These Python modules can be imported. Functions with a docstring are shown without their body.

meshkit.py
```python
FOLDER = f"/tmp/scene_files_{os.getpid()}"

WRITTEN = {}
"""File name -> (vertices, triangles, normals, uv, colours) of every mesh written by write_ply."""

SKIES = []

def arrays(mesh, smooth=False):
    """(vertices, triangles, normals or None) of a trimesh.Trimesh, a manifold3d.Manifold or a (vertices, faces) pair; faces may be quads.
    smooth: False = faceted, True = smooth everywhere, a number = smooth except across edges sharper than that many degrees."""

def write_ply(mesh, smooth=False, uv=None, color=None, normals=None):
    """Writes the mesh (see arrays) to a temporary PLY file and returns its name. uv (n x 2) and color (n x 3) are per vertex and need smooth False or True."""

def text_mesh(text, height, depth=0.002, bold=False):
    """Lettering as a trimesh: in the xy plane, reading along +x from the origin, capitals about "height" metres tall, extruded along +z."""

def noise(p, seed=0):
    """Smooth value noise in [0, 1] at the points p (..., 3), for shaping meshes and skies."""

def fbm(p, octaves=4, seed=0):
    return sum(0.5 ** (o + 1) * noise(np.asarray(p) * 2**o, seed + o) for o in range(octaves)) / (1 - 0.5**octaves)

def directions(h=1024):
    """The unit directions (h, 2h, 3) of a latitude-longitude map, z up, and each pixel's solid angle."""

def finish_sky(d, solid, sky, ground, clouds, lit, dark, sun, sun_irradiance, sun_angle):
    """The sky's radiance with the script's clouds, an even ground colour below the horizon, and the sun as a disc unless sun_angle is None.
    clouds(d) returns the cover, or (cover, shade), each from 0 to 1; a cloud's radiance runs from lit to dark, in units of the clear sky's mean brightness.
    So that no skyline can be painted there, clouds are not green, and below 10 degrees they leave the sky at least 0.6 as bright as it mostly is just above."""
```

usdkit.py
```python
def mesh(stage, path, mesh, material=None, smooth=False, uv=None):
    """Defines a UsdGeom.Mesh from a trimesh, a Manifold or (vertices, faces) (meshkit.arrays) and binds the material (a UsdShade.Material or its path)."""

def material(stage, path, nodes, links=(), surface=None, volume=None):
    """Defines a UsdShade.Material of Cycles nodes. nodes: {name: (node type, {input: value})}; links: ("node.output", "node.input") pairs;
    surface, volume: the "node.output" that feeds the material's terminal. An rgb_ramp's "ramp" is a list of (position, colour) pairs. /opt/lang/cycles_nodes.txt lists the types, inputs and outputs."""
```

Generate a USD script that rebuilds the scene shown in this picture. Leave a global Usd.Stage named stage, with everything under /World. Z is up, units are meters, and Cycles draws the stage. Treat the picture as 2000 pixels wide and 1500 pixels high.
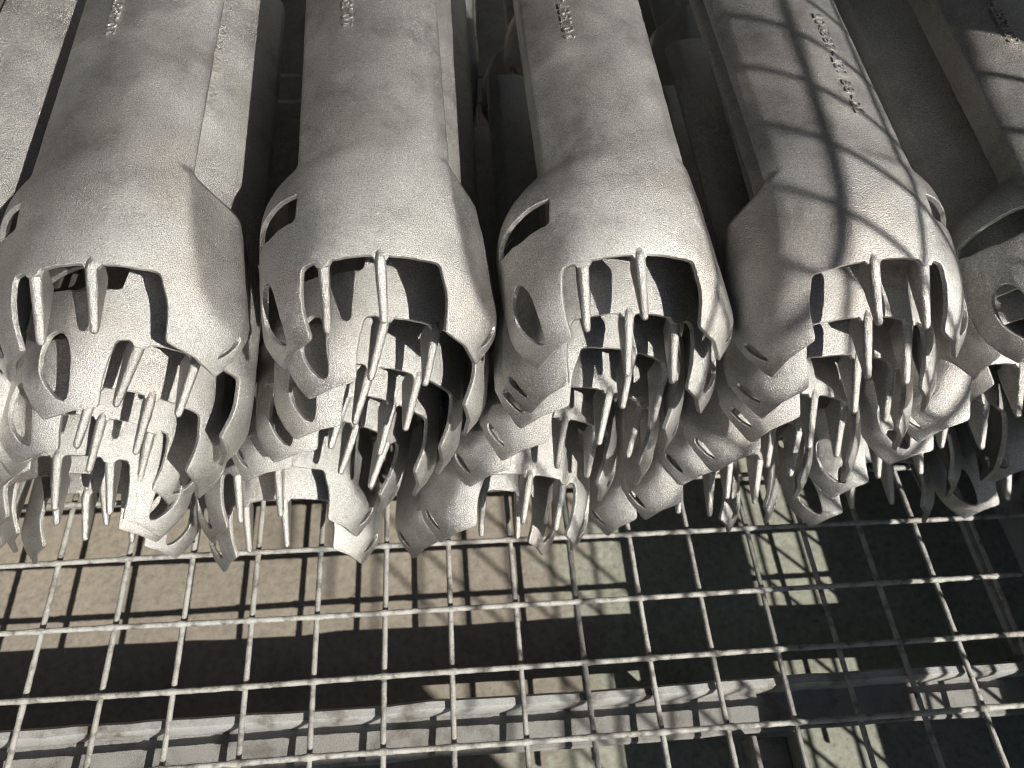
import math, random
import numpy as np, trimesh, shapely, manifold3d, usdkit, meshkit
from shapely import affinity
from shapely.geometry import Polygon, box as sbox, Point
from scipy.spatial import Delaunay
from scipy.spatial.transform import Rotation as Rot
from scipy.ndimage import map_coordinates
from pxr import Usd, UsdGeom, UsdLux, UsdShade, Sdf, Gf, Vt

stage = Usd.Stage.CreateInMemory()
UsdGeom.SetStageUpAxis(stage, UsdGeom.Tokens.z)
UsdGeom.SetStageMetersPerUnit(stage, 1.0)
UsdGeom.Xform.Define(stage, '/World')
L = '/World/Looks'
UsdGeom.Scope.Define(stage, L)

# ---------------------------------------------------------------- camera
CAM_POS = (0.2960159, -0.2298753, 0.5923065)
CAM_ROT = np.array([[0.9948993, 0.0309374, -0.0960115], [-0.0780433, 0.8391181, -0.5383215], [0.0639107, 0.5430687, 0.8372525]])
cam = UsdGeom.Camera.Define(stage, '/World/camera')
m4 = np.eye(4); m4[:3, :3] = CAM_ROT.T; m4[3, :3] = CAM_POS
cam.AddTransformOp().Set(Gf.Matrix4d(*m4.ravel().tolist()))
cam.CreateHorizontalApertureAttr(36.0)
cam.CreateVerticalApertureAttr(27.0)
cam.CreateFocalLengthAttr(36.0 * 1500.6 / 2000)
cam.CreateClippingRangeAttr(Gf.Vec2f(0.01, 100))
cam.CreateFStopAttr(14.0)
cam.CreateFocusDistanceAttr(0.40)
cam.CreateExposureAttr(1.1)

# ---------------------------------------------------------------- sun and sky
SUN = np.array([0.82, -0.857, 1.0]); SUN /= np.linalg.norm(SUN)
elev, rot = math.asin(SUN[2]), math.atan2(SUN[0], SUN[1])
usdkit.material(stage, L + '/sky', {
    'sky': ('sky_texture', {'sky_type': 'single_scattering', 'sun_disc': False, 'sun_elevation': elev, 'sun_rotation': rot, 'air_density': 1.0}),
    'bg': ('background_shader', {'strength': 0.05})}, [('sky.color', 'bg.color')], surface='bg.background')
dome = UsdLux.DomeLight.Define(stage, '/World/sky')
UsdShade.MaterialBindingAPI.Apply(dome.GetPrim()).Bind(UsdShade.Material.Get(stage, L + '/sky'))
dome.GetPrim().SetCustomDataByKey('kind', 'structure')
sun = UsdLux.DistantLight.Define(stage, '/World/sun')
sun.CreateIntensityAttr(1.25); sun.CreateAngleAttr(0.45); sun.CreateNormalizeAttr(True)
sun.CreateColorAttr(Gf.Vec3f(1.0, 0.965, 0.90))
zax = SUN; xax = np.cross([0, 0, 1.0], zax); xax /= np.linalg.norm(xax); yax = np.cross(zax, xax)
ms = np.eye(4); ms[0, :3], ms[1, :3], ms[2, :3] = xax, yax, zax
sun.AddTransformOp().Set(Gf.Matrix4d(*ms.ravel().tolist()))

# ---------------------------------------------------------------- materials
def metal(name, base, dark, metallic, rough, bump, speck=1.0, scuff=0.0, patch=26.0):
    k = speck
    return usdkit.material(stage, L + '/' + name, {
        'geo': ('geometry', {}), 'info': ('object_info', {}),
        'big': ('noise_texture', {'scale': patch, 'detail': 5.0, 'roughness': 0.65}),
        'hue': ('noise_texture', {'scale': 15.0, 'detail': 3.0, 'roughness': 0.6}),
        'mid': ('noise_texture', {'scale': 240.0, 'detail': 3.0, 'roughness': 0.6}),
        'fine': ('noise_texture', {'scale': 1450.0, 'detail': 2.5, 'roughness': 0.7}),
        'ramp': ('rgb_ramp', {'ramp': [(0.32, dark), (0.50, base), (0.70, tuple(min(1, c * 1.15) for c in base))]}),
        'huer': ('rgb_ramp', {'ramp': [(0.36, (1.0, 0.965, 0.935)), (0.50, (1, 1, 1)), (0.64, (0.985, 1.0, 0.98))]}),
        'sp': ('rgb_ramp', {'ramp': [(0.36, (1 - 0.30 * k,) * 3), (0.50, (1, 1, 1)), (0.61, (1 + 0.10 * k,) * 3), (0.69, (1 + 0.55 * k,) * 3)]}),
        'rnd': ('map_range', {'from_min': 0.0, 'from_max': 1.0, 'to_min': 0.86, 'to_max': 1.06}),
        'mul': ('mix_color', {'blend_type': 'multiply', 'fac': 1.0}), 'mul2': ('mix_color', {'blend_type': 'multiply', 'fac': 1.0}),
        'mul3': ('mix_color', {'blend_type': 'multiply', 'fac': 1.0}),
        # pale wriggly scuffs, in patches
        'wv': ('noise_texture', {'scale': 230.0, 'detail': 1.0, 'roughness': 0.5, 'distortion': 1.6}),
        'wr': ('rgb_ramp', {'ramp': [(0.465, (0, 0, 0)), (0.488, (1, 1, 1)), (0.512, (1, 1, 1)), (0.535, (0, 0, 0))]}),
        'wm': ('noise_texture', {'scale': 11.0, 'detail': 3.0, 'roughness': 0.55}),
        'wmr': ('rgb_ramp', {'ramp': [(0.54, (0, 0, 0)), (0.64, (scuff, scuff, scuff))]}),
        'wx': ('mix_color', {'blend_type': 'multiply', 'fac': 1.0}), 'wmix': ('mix_color', {'b': tuple(min(1, c * 2.1) for c in base)}),
        'rr': ('map_range', {'from_min': 0.35, 'from_max': 0.65, 'to_min': rough - 0.07, 'to_max': rough + 0.09}),
        'b1': ('bump', {'strength': bump, 'distance': 0.0009}),
        'b2': ('bump', {'strength': 0.10, 'distance': 0.0010}),
        'p': ('principled_bsdf', {'metallic': metallic, 'specular_ior_level': 0.5})},
        [('geo.position', x + '.vector') for x in ('big', 'hue', 'mid', 'fine', 'wv', 'wm')] +
        [('big.fac', 'ramp.fac'), ('hue.fac', 'huer.fac'), ('fine.fac', 'sp.fac'), ('ramp.color', 'mul.a'), ('sp.color', 'mul.b'),
         ('mul.result', 'mul2.a'), ('huer.color', 'mul2.b'), ('info.random', 'rnd.value'), ('mul2.result', 'mul3.a'), ('rnd.result', 'mul3.b'),
         ('wv.fac', 'wr.fac'), ('wm.fac', 'wmr.fac'), ('wr.color', 'wx.a'), ('wmr.color', 'wx.b'), ('wx.result', 'wmix.fac'), ('mul3.result', 'wmix.a'),
         ('wmix.result', 'p.base_color'), ('big.fac', 'rr.value'), ('rr.result', 'p.roughness'),
         ('mid.fac', 'b2.height'), ('b2.normal', 'b1.normal'), ('fine.fac', 'b1.height'), ('b1.normal', 'p.normal')], surface='p.BSDF')

cast = metal('cast_metal', (0.388, 0.380, 0.362), (0.362, 0.353, 0.335), 0.88, 0.37, 0.80, 1.25, 0.42)
galv = metal('galvanised_wire', (0.30, 0.292, 0.268), (0.085, 0.078, 0.068), 0.25, 0.55, 0.9, 0.8, 0.0, 95.0)
rail_m = metal('galvanised_rail', (0.30, 0.30, 0.288), (0.11, 0.09, 0.072), 0.3, 0.5, 0.6, 0.8, 0.0, 40.0)
lip_m = metal('weathered_rail', (0.15, 0.146, 0.136), (0.075, 0.065, 0.054), 0.2, 0.65, 0.8, 0.8, 0.0, 40.0)
floor_m = usdkit.material(stage, L + '/painted_floor', {
    'geo': ('geometry', {}), 'sep': ('separate_xyz', {}),
    'n1': ('noise_texture', {'scale': 14.0, 'detail': 6.0, 'roughness': 0.65}),
    'n2': ('noise_texture', {'scale': 160.0, 'detail': 5.0, 'roughness': 0.7}),
    'n3': ('noise_texture', {'scale': 700.0, 'detail': 2.0}),
    'xr': ('map_range', {'from_min': 0.30, 'from_max': 0.52, 'to_min': -0.22, 'to_max': 0.22, 'clamp': True}),
    'add': ('math', {'math_type': 'add'}),
    'mask': ('rgb_ramp', {'ramp': [(0.46, (0, 0, 0)), (0.54, (1, 1, 1))]}),
    'sand': ('rgb_ramp', {'ramp': [(0.28, (0.095, 0.081, 0.063)), (0.42, (0.138, 0.119, 0.093)), (0.7, (0.182, 0.159, 0.127))]}),
    'green': ('rgb_ramp', {'ramp': [(0.30, (0.095, 0.095, 0.074)), (0.42, (0.15, 0.152, 0.12)), (0.66, (0.20, 0.207, 0.166))]}),
    'mix': ('mix_color', {}),
    'n4': ('noise_texture', {'scale': 5.5, 'detail': 7.0, 'roughness': 0.7, 'distortion': 0.4}),
    'stain': ('rgb_ramp', {'ramp': [(0.34, (0.62, 0.60, 0.57)), (0.47, (0.93, 0.93, 0.92)), (0.55, (1, 1, 1)), (0.68, (1.12, 1.11, 1.08))]}),
    'crk': ('voronoi_texture', {'feature': 'distance_to_edge', 'scale': 9.0}), 'crr': ('rgb_ramp', {'ramp': [(0.0, (0.55, 0.55, 0.55)), (0.012, (1, 1, 1))]}),
    'm1': ('mix_color', {'blend_type': 'multiply', 'fac': 1.0}), 'm2': ('mix_color', {'blend_type': 'multiply', 'fac': 0.25}),
    'bp': ('bump', {'strength': 0.5, 'distance': 0.0012}),
    'p': ('principled_bsdf', {'roughness': 0.8})},
    [('geo.position', 'sep.vector'), ('geo.position', 'n1.vector'), ('geo.position', 'n2.vector'), ('geo.position', 'n3.vector'),
     ('sep.x', 'xr.value'), ('n1.fac', 'add.value1'), ('xr.result', 'add.value2'), ('add.value', 'mask.fac'),
     ('n2.fac', 'sand.fac'), ('n2.fac', 'green.fac'), ('mask.color', 'mix.fac'), ('sand.color', 'mix.a'), ('green.color', 'mix.b'),
     ('geo.position', 'n4.vector'), ('n4.fac', 'stain.fac'), ('geo.position', 'crk.vector'), ('crk.distance', 'crr.fac'),
     ('mix.result', 'm1.a'), ('stain.color', 'm1.b'), ('m1.result', 'm2.a'), ('crr.color', 'm2.b'), ('m2.result', 'p.base_color'), ('n2.fac', 'bp.height'), ('bp.normal', 'p.normal')], surface='p.BSDF')

# ---------------------------------------------------------------- helpers
counts = {}
def numbered(path):
    n = counts.get(path, 0); counts[path] = n + 1
    return path if n == 0 else f'{path}_{n:03d}'
def tag(prim, label=None, cat=None, group=None, kind=None):
    for k, v in (('label', label), ('category', cat), ('group', group), ('kind', kind)):
        if v: prim.SetCustomDataByKey(k, v)
def thing(name, label, cat, group=None):
    x = UsdGeom.Xform.Define(stage, numbered('/World/' + name)); tag(x.GetPrim(), label, cat, group)
    return x
def part(parent, name, mesh, mat, smooth=40):
    return usdkit.mesh(stage, numbered(str(parent.GetPath()) + '/' + name), mesh, mat, smooth=smooth)

def rod(pts, r, seg=10, seed=0, wob=0.0, weld=None):
    """A round wire along the points, slightly uneven in thickness."""
    pts = np.asarray(pts, float); n = len(pts)
    t = np.gradient(pts, axis=0); t /= np.linalg.norm(t, axis=1, keepdims=True)
    ref = np.array([0, 0, 1.0]) if abs(t[0, 2]) < 0.9 else np.array([1.0, 0, 0])
    a = np.cross(t, ref); a /= np.linalg.norm(a, axis=1, keepdims=True); b = np.cross(t, a)
    ang = np.arange(seg) / seg * 2 * np.pi
    rr = r * (1 + wob * (meshkit.noise(np.stack([pts @ [310, 290, 270], np.full(n, seed * 7.3), np.zeros(n)], 1), 3) - 0.5))
    if weld:                                    # squashed weld at every crossing
        d = pts[:, weld[0]] - np.round(pts[:, weld[0]] / weld[1]) * weld[1]; rr = rr * (1 + 0.3 * np.exp(-(d / 0.003) ** 2))
    v = pts[:, None] + rr[:, None, None] * (np.cos(ang)[None, :, None] * a[:, None] + np.sin(ang)[None, :, None] * b[:, None])
    if wob:
        q = v.reshape(-1, 3)
        d = (v - pts[:, None]).reshape(-1, 3)
        q = q + d * (wob * 0.9 * (meshkit.noise(q * 420, 11 + seed)[:, None] - 0.5))
        v = q.reshape(n, seg, 3)
    i = np.arange(n - 1)[:, None] * seg + np.arange(seg)[None]
    j = np.arange(n - 1)[:, None] * seg + (np.arange(seg)[None] + 1) % seg
    f = np.concatenate([np.stack([i, j, j + seg], -1).reshape(-1, 3), np.stack([i, j + seg, i + seg], -1).reshape(-1, 3)])
    c0, c1 = n * seg, n * seg + 1
    k = np.arange(seg)
    f = np.concatenate([f, np.stack([np.full(seg, c0), (k + 1) % seg, k], 1), np.stack([np.full(seg, c1), (n - 1) * seg + k, (n - 1) * seg + (k + 1) % seg], 1)])
    m = trimesh.Trimesh(np.vstack([v.reshape(-1, 3), pts[:1], pts[-1:]]), f, process=False)
    if m.volume < 0: m.invert()
    return m

def rbox(lo, hi, r=0.0015):
    """A box with rounded edges: the hull of eight spheres."""
    lo, hi = np.minimum(lo, hi), np.maximum(lo, hi)
    s = manifold3d.Manifold.sphere(r, 12)
    h = manifold3d.Manifold.batch_hull([s.translate([float((hi[k] - r) if (i >> k) & 1 else (lo[k] + r)) for k in range(3)]) for i in range(8)])
    return h

# ---------------------------------------------------------------- the cast metal piece (millimetres while shaping)
# A half-round channel whose flared front end has a side notch, an eye-shaped hole, a toothed window and two lobes.
Y0, Y1 = -46.0, 310.0
def lerp(y, xs, vs): return np.interp(y, xs, vs)
def smooth_lerp(y, xs, vs):
    from scipy.interpolate import PchipInterpolator
    return PchipInterpolator(xs, vs)(np.clip(y, xs[0], xs[-1]))
YS = np.concatenate([np.arange(Y0, 70, 1.0), np.arange(70, Y1 + 1, 10.0)])
NU = 241
ZC = -48.0                                     # sections are polar about (0, ZC)
PHI = np.linspace(0, np.pi / 2, 700)
def soft_min(p, q, k):
    mn = np.minimum(p, q); return mn - np.log(np.exp(-(p - mn) * k) + np.exp(-np.minimum(q - mn, 60) * k)) / k
def polar(x, z):
    ph = np.arctan2(x, z - ZC); return np.interp(PHI, ph, np.hypot(x, z - ZC))
def section_table(side):
    # side: +1 is the plain side, -1 the side with the notch (both halves share the crown)
    tab = np.zeros((len(YS), NU, 2))
    if side > 0: a = smooth_lerp(YS, [-46, -40, -32, -23, -11, 15, 35, 50, 310], [47.5, 51.5, 57.3, 60.8, 62.3, 60.5, 57.8, 55.3, 55.3])
    else: a = smooth_lerp(YS, [-46, -40, -32, -23, -11, 0, 15, 30, 38, 44, 49, 55, 60, 310], [47.5, 51.5, 57.3, 60.8, 62.3, 63.2, 64.2, 64.5, 64.0, 62.0, 58.0, 50.0, 41.0, 39.8])
    c = smooth_lerp(YS, [-46, -40, -30, -20, -11, 0, 15, 30, 50, 90, 310], [-14.5, -10.5, -4.6, 0.6, 4.3, 7.4, 10.3, 12.3, 13.8, 15.2, 21.0])
    zb = smooth_lerp(YS, [-46, -40, -11, 15, 30, 310], [-52, -52, -50, -50, -48, -48])
    n = smooth_lerp(YS, [-46, -11, 15, 30, 310], [2.0, 2.05, 2.15, 2.3, 2.3])
    zl = smooth_lerp(YS, [-46, -11, 30, 46, 57, 64, 310], [-53, -53, -53, -52, -49, -48.2, -48.1])
    ring = np.interp(YS, [51.0, 53.2], [1, 0]) if side > 0 else np.ones(len(YS))
    t = np.linspace(0, np.pi / 2, 1500)
    for i in range(len(YS)):
        r = polar(a[i] * np.sin(t) ** (2 / n[i]), zb[i] + (c[i] - zb[i]) * np.clip(np.cos(t), 0, 1) ** (2 / n[i]))
        xs = np.linspace(0, 90, 1500)
        crown = polar(xs, c[i] - xs ** 2 / 130.0)                   # crown of the channel
        if side > 0:                            # chamfered shoulder, then a wall with a little draft
            zc = c[i] - 31.5 ** 2 / 130.0; zs = zc - 6.8 * 0.95
            tube = polar(np.concatenate([np.linspace(0, 31.5, 300), np.linspace(31.5, 38.3, 60)[1:], np.linspace(38.3, 42.0, 200)[1:]]),
                         np.concatenate([c[i] - np.linspace(0, 31.5, 300) ** 2 / 130.0, np.linspace(zc, zs, 60)[1:], np.linspace(zs, ZC, 200)[1:]]))
        else: tube = soft_min(crown, 39.8 / np.maximum(np.sin(PHI), 0.05), 1.3)
        if YS[i] > -8:
            up = np.interp(YS[i], [-8, 18] if side > 0 else [0, 30], [0, 1])
            if side > 0: full = np.maximum(tube, soft_min(crown, a[i] / np.maximum(np.sin(PHI), 0.05), 1.3))
            else: full = np.maximum(tube, r)
            r = r + (full - r) * up
        r = tube + (r - tube) * ring[i]
        if side > 0:                            # the plain side is cut by a flat slanting facet
            k = 0.886 * np.sin(PHI) + 0.462 * np.cos(PHI)
            r = np.where(ring[i] > 0.02, soft_min(r, (35.0 - 0.462 * ZC) / k, 1.4), r)
        x, z = r * np.sin(PHI), ZC + r * np.cos(PHI)
        wall = np.linspace(0, 1, 100)[1:]
        x = np.concatenate([x, np.full(99, x[-1])]); z = np.concatenate([z, z[-1] + (zl[i] - z[-1]) * wall])
        q = np.concatenate([[0], np.cumsum(np.hypot(np.diff(x), np.diff(z)))]); g = np.linspace(0, q[-1], NU)
        tab[i, :, 0], tab[i, :, 1] = np.interp(g, q, x), np.interp(g, q, z)
    return tab
TABP, TABM = section_table(1), section_table(-1)
UU = 100.0                                    # the half girth in parameter units
def surf(p):
    u, y = p[:, 0] / UU, p[:, 1]
    iy = np.interp(y, YS, np.arange(len(YS))); iu = np.clip(np.abs(u), 0, 1) * (NU - 1)
    g = lambda tab, k: map_coordinates(tab[..., k], [iy, iu], order=1, mode='nearest')
    x = np.where(u >= 0, g(TABP, 0), -g(TABM, 0)); z = np.where(u >= 0, g(TABP, 1), g(TABM, 1))
    return np.stack([x, y, z], 1)
def u_of(x, y, z):
    us = math.copysign(1, x) * np.linspace(0, UU, 400); q = surf(np.stack([us, np.full(400, y)], 1))
    return math.copysign(abs(us[np.argmin(np.hypot(q[:, 0] - x, q[:, 2] - z))]), x)
def normals(p, h=0.7):
    du, dy = np.array([[h, 0]]), np.array([[0, h]])
    a = surf(p + du) - surf(p - du); b = surf(p + dy) - surf(p - dy)
    n = np.cross(a, b); return n / np.maximum(np.linalg.norm(n, axis=1, keepdims=True), 1e-9)

R = 1.5                                        # half the wall thickness
def rounded(poly, r): return poly.buffer(-r).buffer(2 * r).buffer(-r)
def build_shell(seed):
    uWL, uWR = u_of(-34.5, -11, -8), u_of(31, -11, -3)
    uWL1, uWR1 = u_of(-33.5, -40, -22.4), u_of(33.5, -40, -19)
    out = Polygon([(-97, Y1), (97, Y1), (97, -20), (93, -41), (u_of(53, -42, -46), -44.5), (uWR1, -41), (uWR1 - 1, -42), (uWR1 - 1, 0),
                   (uWL1 + 1, 0), (uWL1 + 1, -42.5), (uWL1, -42.5), (u_of(-49, -42, -46), -44), (-93, -41), (-97, -20)])
    out = sbox(-97, -46, 97, Y1)
    front = Polygon([(-120, -60), (120, -60), (120, -18), (97, -20), (94, -36), (u_of(52, -43, -47), -43.5), (uWR1, -40.5), (0, -40), (uWL1, -42), (u_of(-49, -43, -46), -43.5), (-94, -36), (-97, -20), (-120, -18)])
    out = out.difference(front)
    win = Polygon([(uWL1, -70), (uWL, -11), (uWR, -11.5), (uWR1, -70)])
    for x, z, sg in ((38.5, 0.6, 1), (-39.8, -13, -1)):               # the channel's sides are short
        uc = abs(u_of(x, 120, z)); out = out.difference(Polygon([(sg * uc, 54), (sg * 130, 54), (sg * 130, 400), (sg * uc, 400)]))
    win = Polygon([(uWL1, -41), (uWL, -11), (0, -11.3), (uWR, -11.5), (uWR1, -40), (uWR1, -70), (uWL1, -70)])
    d = out.difference(rounded(win, 3.0))
    for cx, cz, cu in ((-25.5, -2.2, 0), (1.8, 4.3, 0)):              # little webs where the teeth leave the plate
        cu = u_of(cx, -11, cz); d = d.union(Polygon([(cu - 6.0, -8), (cu + 6.0, -8), (cu + 4.2, -11.5), (cu + 2.8, -14), (cu - 2.8, -14), (cu - 4.2, -11.5)]))
    hu = u_of(-51.5, -22, -30)
    hole = affinity.rotate(affinity.scale(Point(0, 0).buffer(1, 40), 10.0, 17.0), 4, origin=(0, 0)); hole = affinity.translate(hole, hu, -21.5)
    slot = affinity.rotate(affinity.scale(Point(0, 0).buffer(1, 40), 3.0, 8.0), -24, origin=(0, 0)); slot = affinity.translate(slot, 85.5, -30.0)
    ntr, nbr = u_of(-38, 29, 3.6), u_of(-39.6, 15, -1)
    notch = rounded(Polygon([(ntr, 29.5), (nbr, 15), (-60, 15.5), (-78, 19), (-86, 23), (-84, 29), (-60, 30)]), 0.8)
    d = d.difference(hole).difference(slot).difference(notch)
    d = d.buffer(-1.8).buffer(3.0).buffer(-1.2 - R * 0.75)           # rounded corners; the rim gives the rest back
    if d.geom_type != 'Polygon': d = max(d.geoms, key=lambda g: g.area)
    rng = np.random.default_rng(seed)
    bpts = []
    for ring in [d.exterior] + list(d.interiors):
        n = int(ring.length / 1.5); q = np.array([ring.interpolate(k / n, True).coords[0] for k in range(n)])
        far = q[:, 1] > 66
        keep = ~far | (np.arange(n) % 4 == 0)
        q = q[keep]
        w = np.stack([meshkit.noise(np.c_[q * 0.35, np.full(len(q), 3.1)], seed), meshkit.noise(np.c_[q * 0.35, np.full(len(q), 9.1)], seed + 1)], 1) - 0.5
        bpts.append(q + w * 0.7)
    grid = []
    for k, y in enumerate(np.concatenate([np.arange(Y0, 66, 2.0), np.arange(66, Y1, 7.0)])):
        us = np.arange(-97, 97.1, 2.0) + (0.5 if k % 2 else -0.5); grid.append(np.stack([us, np.full(len(us), y)], 1))
    grid = np.vstack(grid) + rng.uniform(-0.12, 0.12, (sum(map(len, grid)), 2))
    inner = d.buffer(-1.2); shapely.prepare(inner)
    grid = grid[shapely.contains_xy(inner, grid[:, 0], grid[:, 1])]
    pts = np.vstack(bpts + [grid])
    tri = Delaunay(pts).simplices
    cen = pts[tri].mean(1); big = d.buffer(0.25); shapely.prepare(big)
    tri = tri[shapely.contains_xy(big, cen[:, 0], cen[:, 1])]
    a2 = np.cross(pts[tri[:, 1]] - pts[tri[:, 0]], pts[tri[:, 2]] - pts[tri[:, 0]])
    tri = tri[np.abs(a2) > 1e-4]; a2 = a2[np.abs(a2) > 1e-4]
    tri[a2 < 0] = tri[a2 < 0][:, ::-1]
    used = np.unique(tri); re = -np.ones(len(pts), int); re[used] = np.arange(len(used)); pts, tri = pts[used], re[tri]
    # boundary edges, directed
    e = np.concatenate([tri[:, [0, 1]], tri[:, [1, 2]], tri[:, [2, 0]]]); key = {tuple(x) for x in e.tolist()}
    be = np.array([x for x in e.tolist() if (x[1], x[0]) not in key])
    nv = len(pts)
    mid, nor = surf(pts), normals(pts)
    lump = (meshkit.fbm(np.c_[mid * 0.06], 3, seed)[:, None] - 0.5) * 0.8 + (meshkit.fbm(np.c_[mid * 0.25], 2, seed + 5)[:, None] - 0.5) * 0.2
    mid = mid + nor * (lump - R)
    # outward direction in 3D at each boundary vertex
    outd = np.zeros((nv, 3)); ed = mid[be[:, 1]] - mid[be[:, 0]]
    o = np.cross(ed, nor[be[:, 0]]); o /= np.maximum(np.linalg.norm(o, axis=1, keepdims=True), 1e-9)
    np.add.at(outd, be[:, 0], o); np.add.at(outd, be[:, 1], o)
    outd -= nor * (outd * nor).sum(1, keepdims=True); outd /= np.maximum(np.linalg.norm(outd, axis=1, keepdims=True), 1e-9)
    V = [mid + nor * R, mid - nor * R]; F = [tri, tri[:, ::-1] + nv]
    K = 6; bidx = np.unique(be); bm = -np.ones(nv, int); bm[bidx] = np.arange(len(bidx)); nb = len(bidx)
    for k in range(1, K):
        th = np.pi * k / K
        V.append(mid[bidx] + nor[bidx] * R * math.copysign(abs(math.cos(th)) ** 0.42, math.cos(th)) + outd[bidx] * R * math.sin(th) ** 0.42)
    def rowi(k, v): return v if k == 0 else (v + nv if k == K else 2 * nv + (k - 1) * nb + bm[v])
    for k in range(K):
        a, b, c2, d2 = rowi(k, be[:, 0]), rowi(k, be[:, 1]), rowi(k + 1, be[:, 1]), rowi(k + 1, be[:, 0])
        F += [np.stack([a, d2, c2], 1), np.stack([a, c2, b], 1)]
    return np.vstack(V), np.vstack(F)

def ball(p, r, n=14): return manifold3d.Manifold.sphere(r, n).translate([float(x) for x in p])
def blade(root, tip, depth, rt=2.0, rr=3.0, back=7.0, lean=0.0):
    root, tip = np.array(root, float), np.array(tip, float)
    H = manifold3d.Manifold.batch_hull
    b1 = root + [0, back, 0.9 - rr]; t1 = tip + [0, rt * 0.6, -rt + 0.8]
    knee = root + [0, -2, 0.9 - rr]
    low = root + [lean, 3.0, -depth]
    m = H([ball(knee, rr), ball(t1, rt), ball(low, 1.5)]) + H([ball(b1, rr), ball(knee, rr), ball(low, 1.5)])
    m = m.refine_to_length(2.2)
    v, f, _ = meshkit.arrays(m)
    tm = trimesh.Trimesh(v, f, process=True)
    trimesh.smoothing.filter_taubin(tm, iterations=1)
    tm.vertices += (meshkit.noise(tm.vertices * 0.8, 4)[:, None] - 0.5) * 0.35 * tm.vertex_normals
    return np.array(tm.vertices), np.array(tm.faces)

def lettering(text, length, height, along, up, out, origin_y, side_u=None, wall_x=None, z=None):
    """Raised figures. along: +1 reads away from the viewer, -1 towards; side_u: girth position of the baseline on the crown; wall_x: on the side wall."""
    m = meshkit.text_mesh(text, 1.0, 0.2, bold=True)
    v = np.array(m.vertices); v[:, 0] -= v[:, 0].min()
    s = length / v[:, 0].max(); v[:, 0] *= s; v[:, 1] *= height
    w = v[:, 2] / v[:, 2].max() * 1.35 - 0.4
    y = origin_y + along * v[:, 0]
    if wall_x is None:
        p = np.stack([side_u + up * v[:, 1], y], 1); q = surf(p) + normals(p) * w[:, None]
    else:
        q = np.stack([np.full(len(v), wall_x) + w, y, z + v[:, 1]], 1)
    tm = trimesh.Trimesh(q, m.faces, process=False)
    if tm.volume < 0: tm.invert()
    return np.array(tm.vertices), np.array(tm.faces)

SHELL = build_shell(5)
CLAW1 = blade((-25.5, -10.5, -2.2), (-25.0, -38.5, -20.0), 15.0, back=5)
CLAW2 = blade((1.8, -11.0, 4.3), (2.6, -39.5, -10.8), 16.0)
def prototype(cls, mirror):
    root = stage.CreateClassPrim(cls)
    def put(name, vf, mat, smooth):
        v, f = vf
        v = v / 1000.0
        if mirror: v = v * [-1, 1, 1]; f = f[:, ::-1]
        usdkit.mesh(stage, numbered(cls + '/' + name), trimesh.Trimesh(v, f, process=False), mat, smooth=smooth)
    put('shell', SHELL, cast, 32)
    put('claw', CLAW1, cast, 50); put('claw', CLAW2, cast, 50)
    sgn = -1 if mirror else 1
    def flip(vf): return (vf[0] * [sgn, 1, 1], vf[1][:, ::sgn]) if mirror else vf       # figures are never mirrored
    if not mirror:
        put('raised_number', lettering('104387-137 88-01', 88, 6.2, 1, -1, 1, 146, side_u=-12), cast, 30)
    else:
        put('raised_number', lettering('104387-137 88-01', 88, 6.2, -1, -1, 1, 171, side_u=-17), cast, 30)
prototype('/casting_with_hole_left', False)
prototype('/casting_with_hole_right', True)

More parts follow.
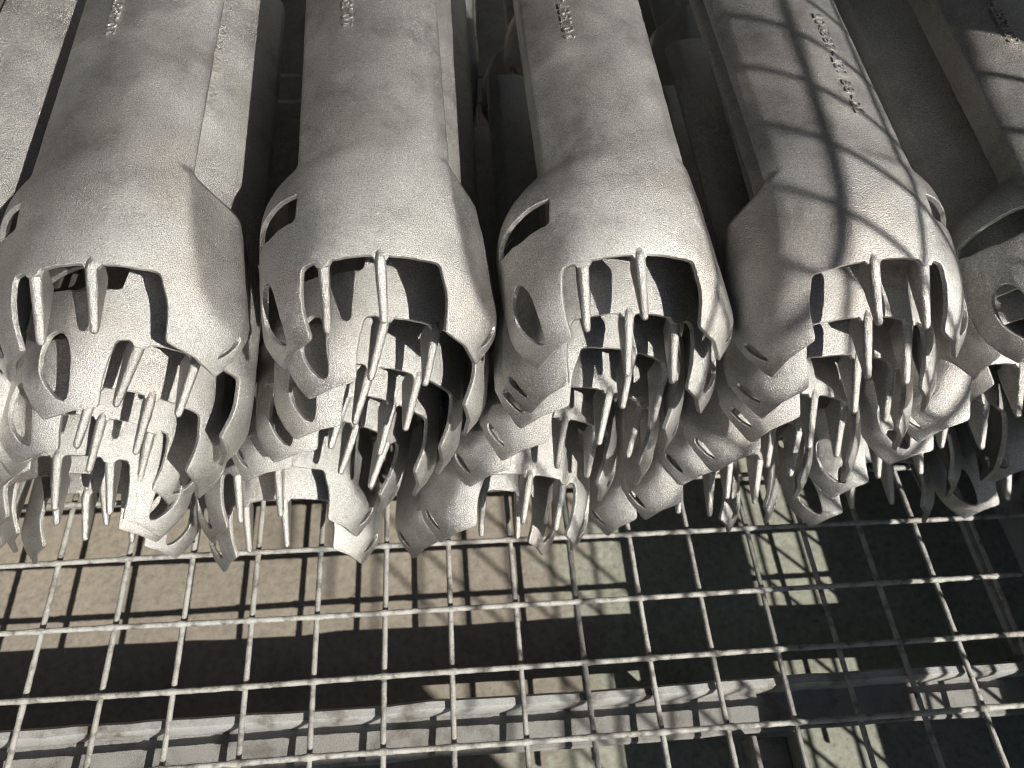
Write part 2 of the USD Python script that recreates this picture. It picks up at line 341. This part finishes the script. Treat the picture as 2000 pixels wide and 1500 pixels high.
# pose: x, y, z, turn, tilt, roll (metres, radians)
POSES = {
    'c1': ('N', [0.1353, 0.0362, 0.3074, 0.0088, 0.0139, 0.0043]),
    'c2': ('N', [0.2681, 0.0371, 0.3098, 0.0228, 0.0431, 0.0304]),
    'c3': ('N', [0.395, 0.0341, 0.3107, 0.0073, 0.0127, -0.0265]),
    'c4': ('M', [0.515, 0.0243, 0.3152, -0.0004, 0.0178, -0.1248]),
    'c1b': ('N', [0.1665, 0.0238, 0.25, 0.0579, 0.0169, 0.7828]),
    'c1c': ('N', [0.1354, 0.0194, 0.2195, 0.0064, 0.0178, 0.587]),
    'c1d': ('M', [0.0992, 0.0274, 0.1837, -0.006, 0.0226, 0.4123]),
    'c1e': ('M', [0.0732, 0.0116, 0.1687, -0.0288, 0.0084, 0.0228]),
    'c1x': ('M', [0.0485, 0.0243, 0.1197, -0.0066, 0.0232, -0.0913]),
    'c1f': ('M', [0.0547, 0.026, 0.0873, -0.0003, 0.0259, 0.0229]),
    'c2b': ('N', [0.2929, 0.0342, 0.2569, 0.0197, 0.0165, 0.5314]),
    'c2c': ('N', [0.2814, 0.0292, 0.2172, 0.0174, 0.0123, 0.6187]),
    'c2d': ('N', [0.2654, 0.0281, 0.1906, -0.0037, 0.0231, 0.5997]),
    'c2e': ('M', [0.2437, 0.0297, 0.1607, -0.0015, 0.02, 0.6545]),
    'c2f': ('N', [0.1878, 0.0197, 0.1266, 0.0035, 0.0229, 0.0019]),
    'c2g': ('N', [0.1876, 0.0098, 0.0981, -0.003, 0.0247, -0.0318]),
    'c3b': ('M', [0.3979, 0.0238, 0.2772, -0.0076, 0.022, 0.0618]),
    'c3c': ('M', [0.4049, 0.0224, 0.2441, -0.0029, 0.0266, 0.3941]),
    'c3d': ('M', [0.3979, 0.0191, 0.2081, -0.0215, 0.0276, 0.4215]),
    'c3e': ('M', [0.3774, 0.0275, 0.1632, 0.001, 0.0196, 0.3606]),
    'c3f': ('M', [0.3555, 0.0041, 0.1309, -0.0086, 0.0176, 0.293]),
    'c3g': ('M', [0.3271, 0.0141, 0.0888, -0.0011, 0.0226, 0.0851]),
    'c4b': ('M', [0.5243, 0.0156, 0.2803, 0.0175, 0.0281, 0.0357]),
    'c4c': ('M', [0.5333, 0.013, 0.2474, -0.0118, 0.0227, 0.1698]),
    'c4d': ('M', [0.5226, 0.0117, 0.2086, 0.006, 0.0219, 0.2542]),
    'c4e': ('M', [0.5204, 0.0258, 0.1549, -0.0087, 0.0243, 0.329]),
    'c4f': ('M', [0.4959, 0.0155, 0.1311, 0.0062, 0.0312, 0.2096]),
    'c4g': ('M', [0.4729, 0.0243, 0.0883, -0.0072, 0.0315, 0.0515]),
    'c5': ('N', [0.6608, 0.0245, 0.3139, -0.0247, 0.0383, -0.0301]),
    'c5b': ('M', [0.6475, 0.0448, 0.2742, -0.0093, 0.0287, -0.4427]),
    'c5c': ('M', [0.664, 0.044, 0.2416, -0.0083, 0.0285, -0.3925]),
    'c5d': ('M', [0.6556, 0.0222, 0.2189, -0.0133, 0.0242, 0.202]),
    'c5e': ('N', [0.6622, 0.0267, 0.1684, -0.0108, 0.0268, 0.3689]),
    'c5f': ('N', [0.6374, 0.0289, 0.1283, -0.007, 0.0224, 0.0934]),
    'c5g': ('N', [0.6371, 0.0263, 0.0818, -0.0033, 0.0222, 0.0304]),
}
order = 'abcdefghij'
cols = {}
for k in POSES: cols.setdefault(k[1], []).append(k)
POSES['c0'] = ('N', [-0.0055, 0.0345, 0.3074, 0.005, 0.014, 0.42])
for i, k in enumerate([x for x in POSES if x[1] == '1' and len(x) == 3]):
    t, v = POSES[k]; POSES['c0' + k[2]] = (t, [v[0] - 0.135, v[1] + 0.004 * (i % 3), v[2] - 0.004, v[3] * 0.5, v[4], v[5] * 0.6])
for i, k in enumerate([x for x in POSES if x[1] == '5']):
    t, v = POSES[k]; POSES['c6' + k[2:]] = (t, [v[0] + 0.128, v[1] + 0.003 * (i % 3), v[2] + 0.002, v[3], v[4], v[5] * 0.7])
ORD = ['first', 'second', 'third', 'fourth', 'fifth', 'sixth', 'seventh', 'eighth']
LOOK = {}
def place(kind, v, label, group, name='metal_casting'):
    x = UsdGeom.Xform.Define(stage, numbered('/World/' + name))
    mm = np.eye(4); mm[:3, :3] = Rot.from_euler('zxy', v[3:]).as_matrix().T; mm[3, :3] = v[:3]
    x.AddTransformOp().Set(Gf.Matrix4d(*mm.ravel().tolist()))
    x.GetPrim().GetReferences().AddInternalReference('/casting_with_hole_left' if kind == 'N' else '/casting_with_hole_right')
    x.GetPrim().SetInstanceable(True)
    tag(x.GetPrim(), label, 'metal casting', group)
WHERE = {'0': 'cut-off stack at left edge', '1': 'first full stack from left', '2': 'second full stack from left', '3': 'third full stack from left',
         '4': 'wire-shadowed fourth stack', '5': 'shaded stack at right edge', '6': 'stack mostly beyond right edge'}
for c in '0123456':
    ks = sorted([k for k in POSES if k[1] == c], key=lambda k: -POSES[k][1][2])
    for i, k in enumerate(ks):
        kind, v = POSES[k]
        pos = 'topmost' if i == 0 else ('lowest' if i == len(ks) - 1 else ORD[i] + ' from top')
        side = 'eye hole in left lobe' if kind == 'N' else 'slit in left lobe'
        place(kind, v, f'metal channel, {side}, {pos} in {WHERE[c]}', 'cast metal channels nested in stacks')
rng = random.Random(4)
for c, side in (('2', 'right of the second'), ('3', 'right of the third'), ('4', 'right of the fourth')):
    ks = sorted([x for x in POSES if x[1] == c], key=lambda k: -POSES[k][1][2])[3:6]
    for i, k in enumerate(ks):
        kind, v = POSES[k]
        place(kind, [v[0] + 0.055 + 0.012 * rng.uniform(-1, 1), v[1] + 0.42 + 0.01 * rng.uniform(-1, 1), v[2] - 0.05, 0.02 * rng.uniform(-1, 1), 0.02, v[5]],
              f'{("upper", "middle", "lower")[i]} dim casting behind, in the dark gap {side} full stack', 'castings of the row behind, seen in the dark gaps')

# ---------------------------------------------------------------- wire mesh under the pile
mesh_thing = thing('wire_mesh_floor', 'galvanised wire mesh of square openings that carries the stacks of castings', 'wire mesh')
RW = 0.0021
rows = [0.0, -0.0527, -0.0996, -0.1507, -0.2020] + [0.049 + 0.0505 * k for k in range(12)]
for i, y in enumerate(rows):
    x1 = 0.772 if i == 1 else 0.80
    xs = np.linspace(-0.32, x1, 560)
    yy = y + 0.0006 * np.sin(xs * 7 + i * 2.1) + 0.0002 * np.sin(xs * 23 + i)
    part(mesh_thing, 'wire', rod(np.stack([xs, yy, 0.0006 * np.sin(xs * 14 + i * 1.7)], 1), RW, 10, i, 0.16, weld=(0, 0.05)), galv)
for j in range(-6, 16):
    ys = np.linspace(-0.24, 0.66, 260)
    x = 0.05 * j + 0.0008 * np.sin(ys * 11 + j * 1.3) + (0.0006 if j % 2 else -0.0004)
    part(mesh_thing, 'wire', rod(np.stack([x, ys, np.full(len(ys), -0.0043) + 0.0004 * np.sin(ys * 17 + j)], 1), RW, 10, 40 + j, 0.16), galv)

# ---------------------------------------------------------------- frame beam, straps
ZT = -0.0085
beam = thing('frame_beam', 'weathered galvanised frame rail running crosswise under the front of the wire mesh', 'frame rail')
def lathe_rail(x0, x1, prof, seed):
    """prof: closed list of (y, z); swept along x with a slight wave and dents."""
    xs = np.linspace(x0, x1, 300); prof = np.array(prof, float); n = len(prof)
    V = np.zeros((len(xs), n, 3)); V[..., 0] = xs[:, None]; V[..., 1] = prof[None, :, 0]; V[..., 2] = prof[None, :, 1]
    w = meshkit.fbm(np.stack([xs * 14, np.full(300, seed), np.zeros(300)], 1), 3, seed) - 0.5
    V[..., 1] += (0.004 * w)[:, None] ; V[..., 2] += (0.0012 * w)[:, None]
    i = np.arange(299)[:, None] * n + np.arange(n)[None]; j = np.arange(299)[:, None] * n + (np.arange(n)[None] + 1) % n
    f = np.concatenate([np.stack([i, j, j + n], -1).reshape(-1, 3), np.stack([i, j + n, i + n], -1).reshape(-1, 3)])
    m = trimesh.Trimesh(V.reshape(-1, 3), f, process=False)
    trimesh.repair.fix_normals(m)
    return m
pr = [(-0.1165, ZT - 0.003), (-0.1185, ZT - 0.0003), (-0.1235, ZT), (-0.1255, ZT - 0.0028), (-0.1265, ZT - 0.012), (-0.1265, ZT - 0.050), (-0.1165, ZT - 0.050)]
part(beam, 'rail_profile', lathe_rail(-0.34, 0.83, pr, 2), rail_m, 50)
lip = [(-0.1266, ZT - 0.014), (-0.152, ZT - 0.016), (-0.1535, ZT - 0.0175), (-0.152, ZT - 0.019), (-0.1266, ZT - 0.018)]
part(beam, 'rail_lip', lathe_rail(-0.34, 0.83, lip, 2), lip_m, 40)
strap = thing('support_bar', 'flat steel support bar running towards the viewer below the mesh at bottom right', 'support bar')
part(strap, 'web', rbox((0.518, -0.30, -0.040), (0.522, -0.156, -0.012), 0.001), lip_m)
part(strap, 'flange', rbox((0.5225, -0.30, -0.036), (0.552, -0.156, -0.032), 0.001), lip_m)
part(strap, 'web', rbox((0.5525, -0.30, -0.040), (0.556, -0.156, -0.012), 0.001), lip_m)
edge = thing('edge_strip', 'pale steel edge strip under the right end of the wire mesh', 'edge strip')
part(edge, 'strip', rbox((0.748, -0.113, -0.016), (0.753, 0.62, -0.010), 0.001), rail_m)

# ---------------------------------------------------------------- floor
ZF = -0.105
g = np.stack(np.meshgrid(np.linspace(-1.6, 2.2, 120), np.linspace(-1.6, 2.2, 120), indexing='ij'), -1).reshape(-1, 2)
gz = ZF + 0.0016 * (meshkit.fbm(np.c_[g * 6, np.zeros(len(g))], 3, 8) - 0.5)
ii = (np.arange(119)[:, None] * 120 + np.arange(119)[None]).ravel()
fl = np.concatenate([np.stack([ii, ii + 120, ii + 121], 1), np.stack([ii, ii + 121, ii + 1], 1)])
fm = usdkit.mesh(stage, '/World/floor', trimesh.Trimesh(np.c_[g, gz], fl, process=False), floor_m, smooth=True)
tag(fm.GetPrim(), 'worn beige and pale green painted floor below the wire mesh', 'floor', kind='structure')

# ---------------------------------------------------------------- cage side panel and front rail: outside the frame, they throw the shadows
XP = 0.87
cage = thing('cage_side_panel', 'galvanised side panel of the wire cage, right of the stacks and outside the picture', 'cage panel')
for k in range(-9, 14):
    y = -0.195 + 0.0485 * k
    part(cage, 'wire', rod([(XP, y, 0.10), (XP, y, 0.5), (XP, y, 0.825)], 0.0020, 10), galv)
for z in [0.178 + 0.05 * k for k in range(14)]:
    if 0.23 < z < 0.37: continue
    part(cage, 'wire', rod([(XP + 0.0055, -0.72, z), (XP + 0.0055, 0.0, z), (XP + 0.0055, 0.40, z)], 0.0030 if abs(z - 0.778) < 0.01 else 0.0020, 10), galv)
part(cage, 'rail', rbox((XP - 0.012, -0.75, 0.231), (XP - 0.004, 0.40, 0.372), 0.002), rail_m)
part(cage, 'kick_plate', rbox((XP - 0.012, -0.75, ZF), (XP - 0.004, 0.40, 0.134), 0.002), rail_m)
part(cage, 'plate', rbox((XP - 0.012, -0.045, 0.40), (XP - 0.004, 0.40, 0.70), 0.002), rail_m)
front = thing('cage_front_gate', 'galvanised front gate plate of the wire cage, behind the viewer', 'frame rail')
part(front, 'gate_plate', rbox((-0.90, -0.730, 0.25), (0.885, -0.720, 0.645), 0.002), rail_m)

# ---------------------------------------------------------------- dark walls of the yard, far outside the picture: they close off part of the sky
wall_m = usdkit.material(stage, L + '/dark_cladding', {'geo': ('geometry', {}), 'n': ('noise_texture', {'scale': 3.0, 'detail': 5.0}),
    'r': ('rgb_ramp', {'ramp': [(0.3, (0.028, 0.028, 0.029)), (0.7, (0.05, 0.049, 0.047))]}), 'p': ('principled_bsdf', {'roughness': 0.7})},
    [('geo.position', 'n.vector'), ('n.fac', 'r.fac'), ('r.color', 'p.base_color')], surface='p.BSDF')
shed = thing('storage_shed', 'dark clad shed walls behind and left of the wire cage, outside the picture', 'shed')
part(shed, 'wall', rbox((-1.7, 1.9, ZF), (2.6, 2.0, 3.4), 0.01), wall_m)
part(shed, 'wall', rbox((-1.82, -1.6, ZF), (-1.72, 2.0, 3.4), 0.01), wall_m)
part(shed, 'roof', rbox((-1.7, -0.75, 3.0), (2.6, 1.89, 3.08), 0.01), wall_m)
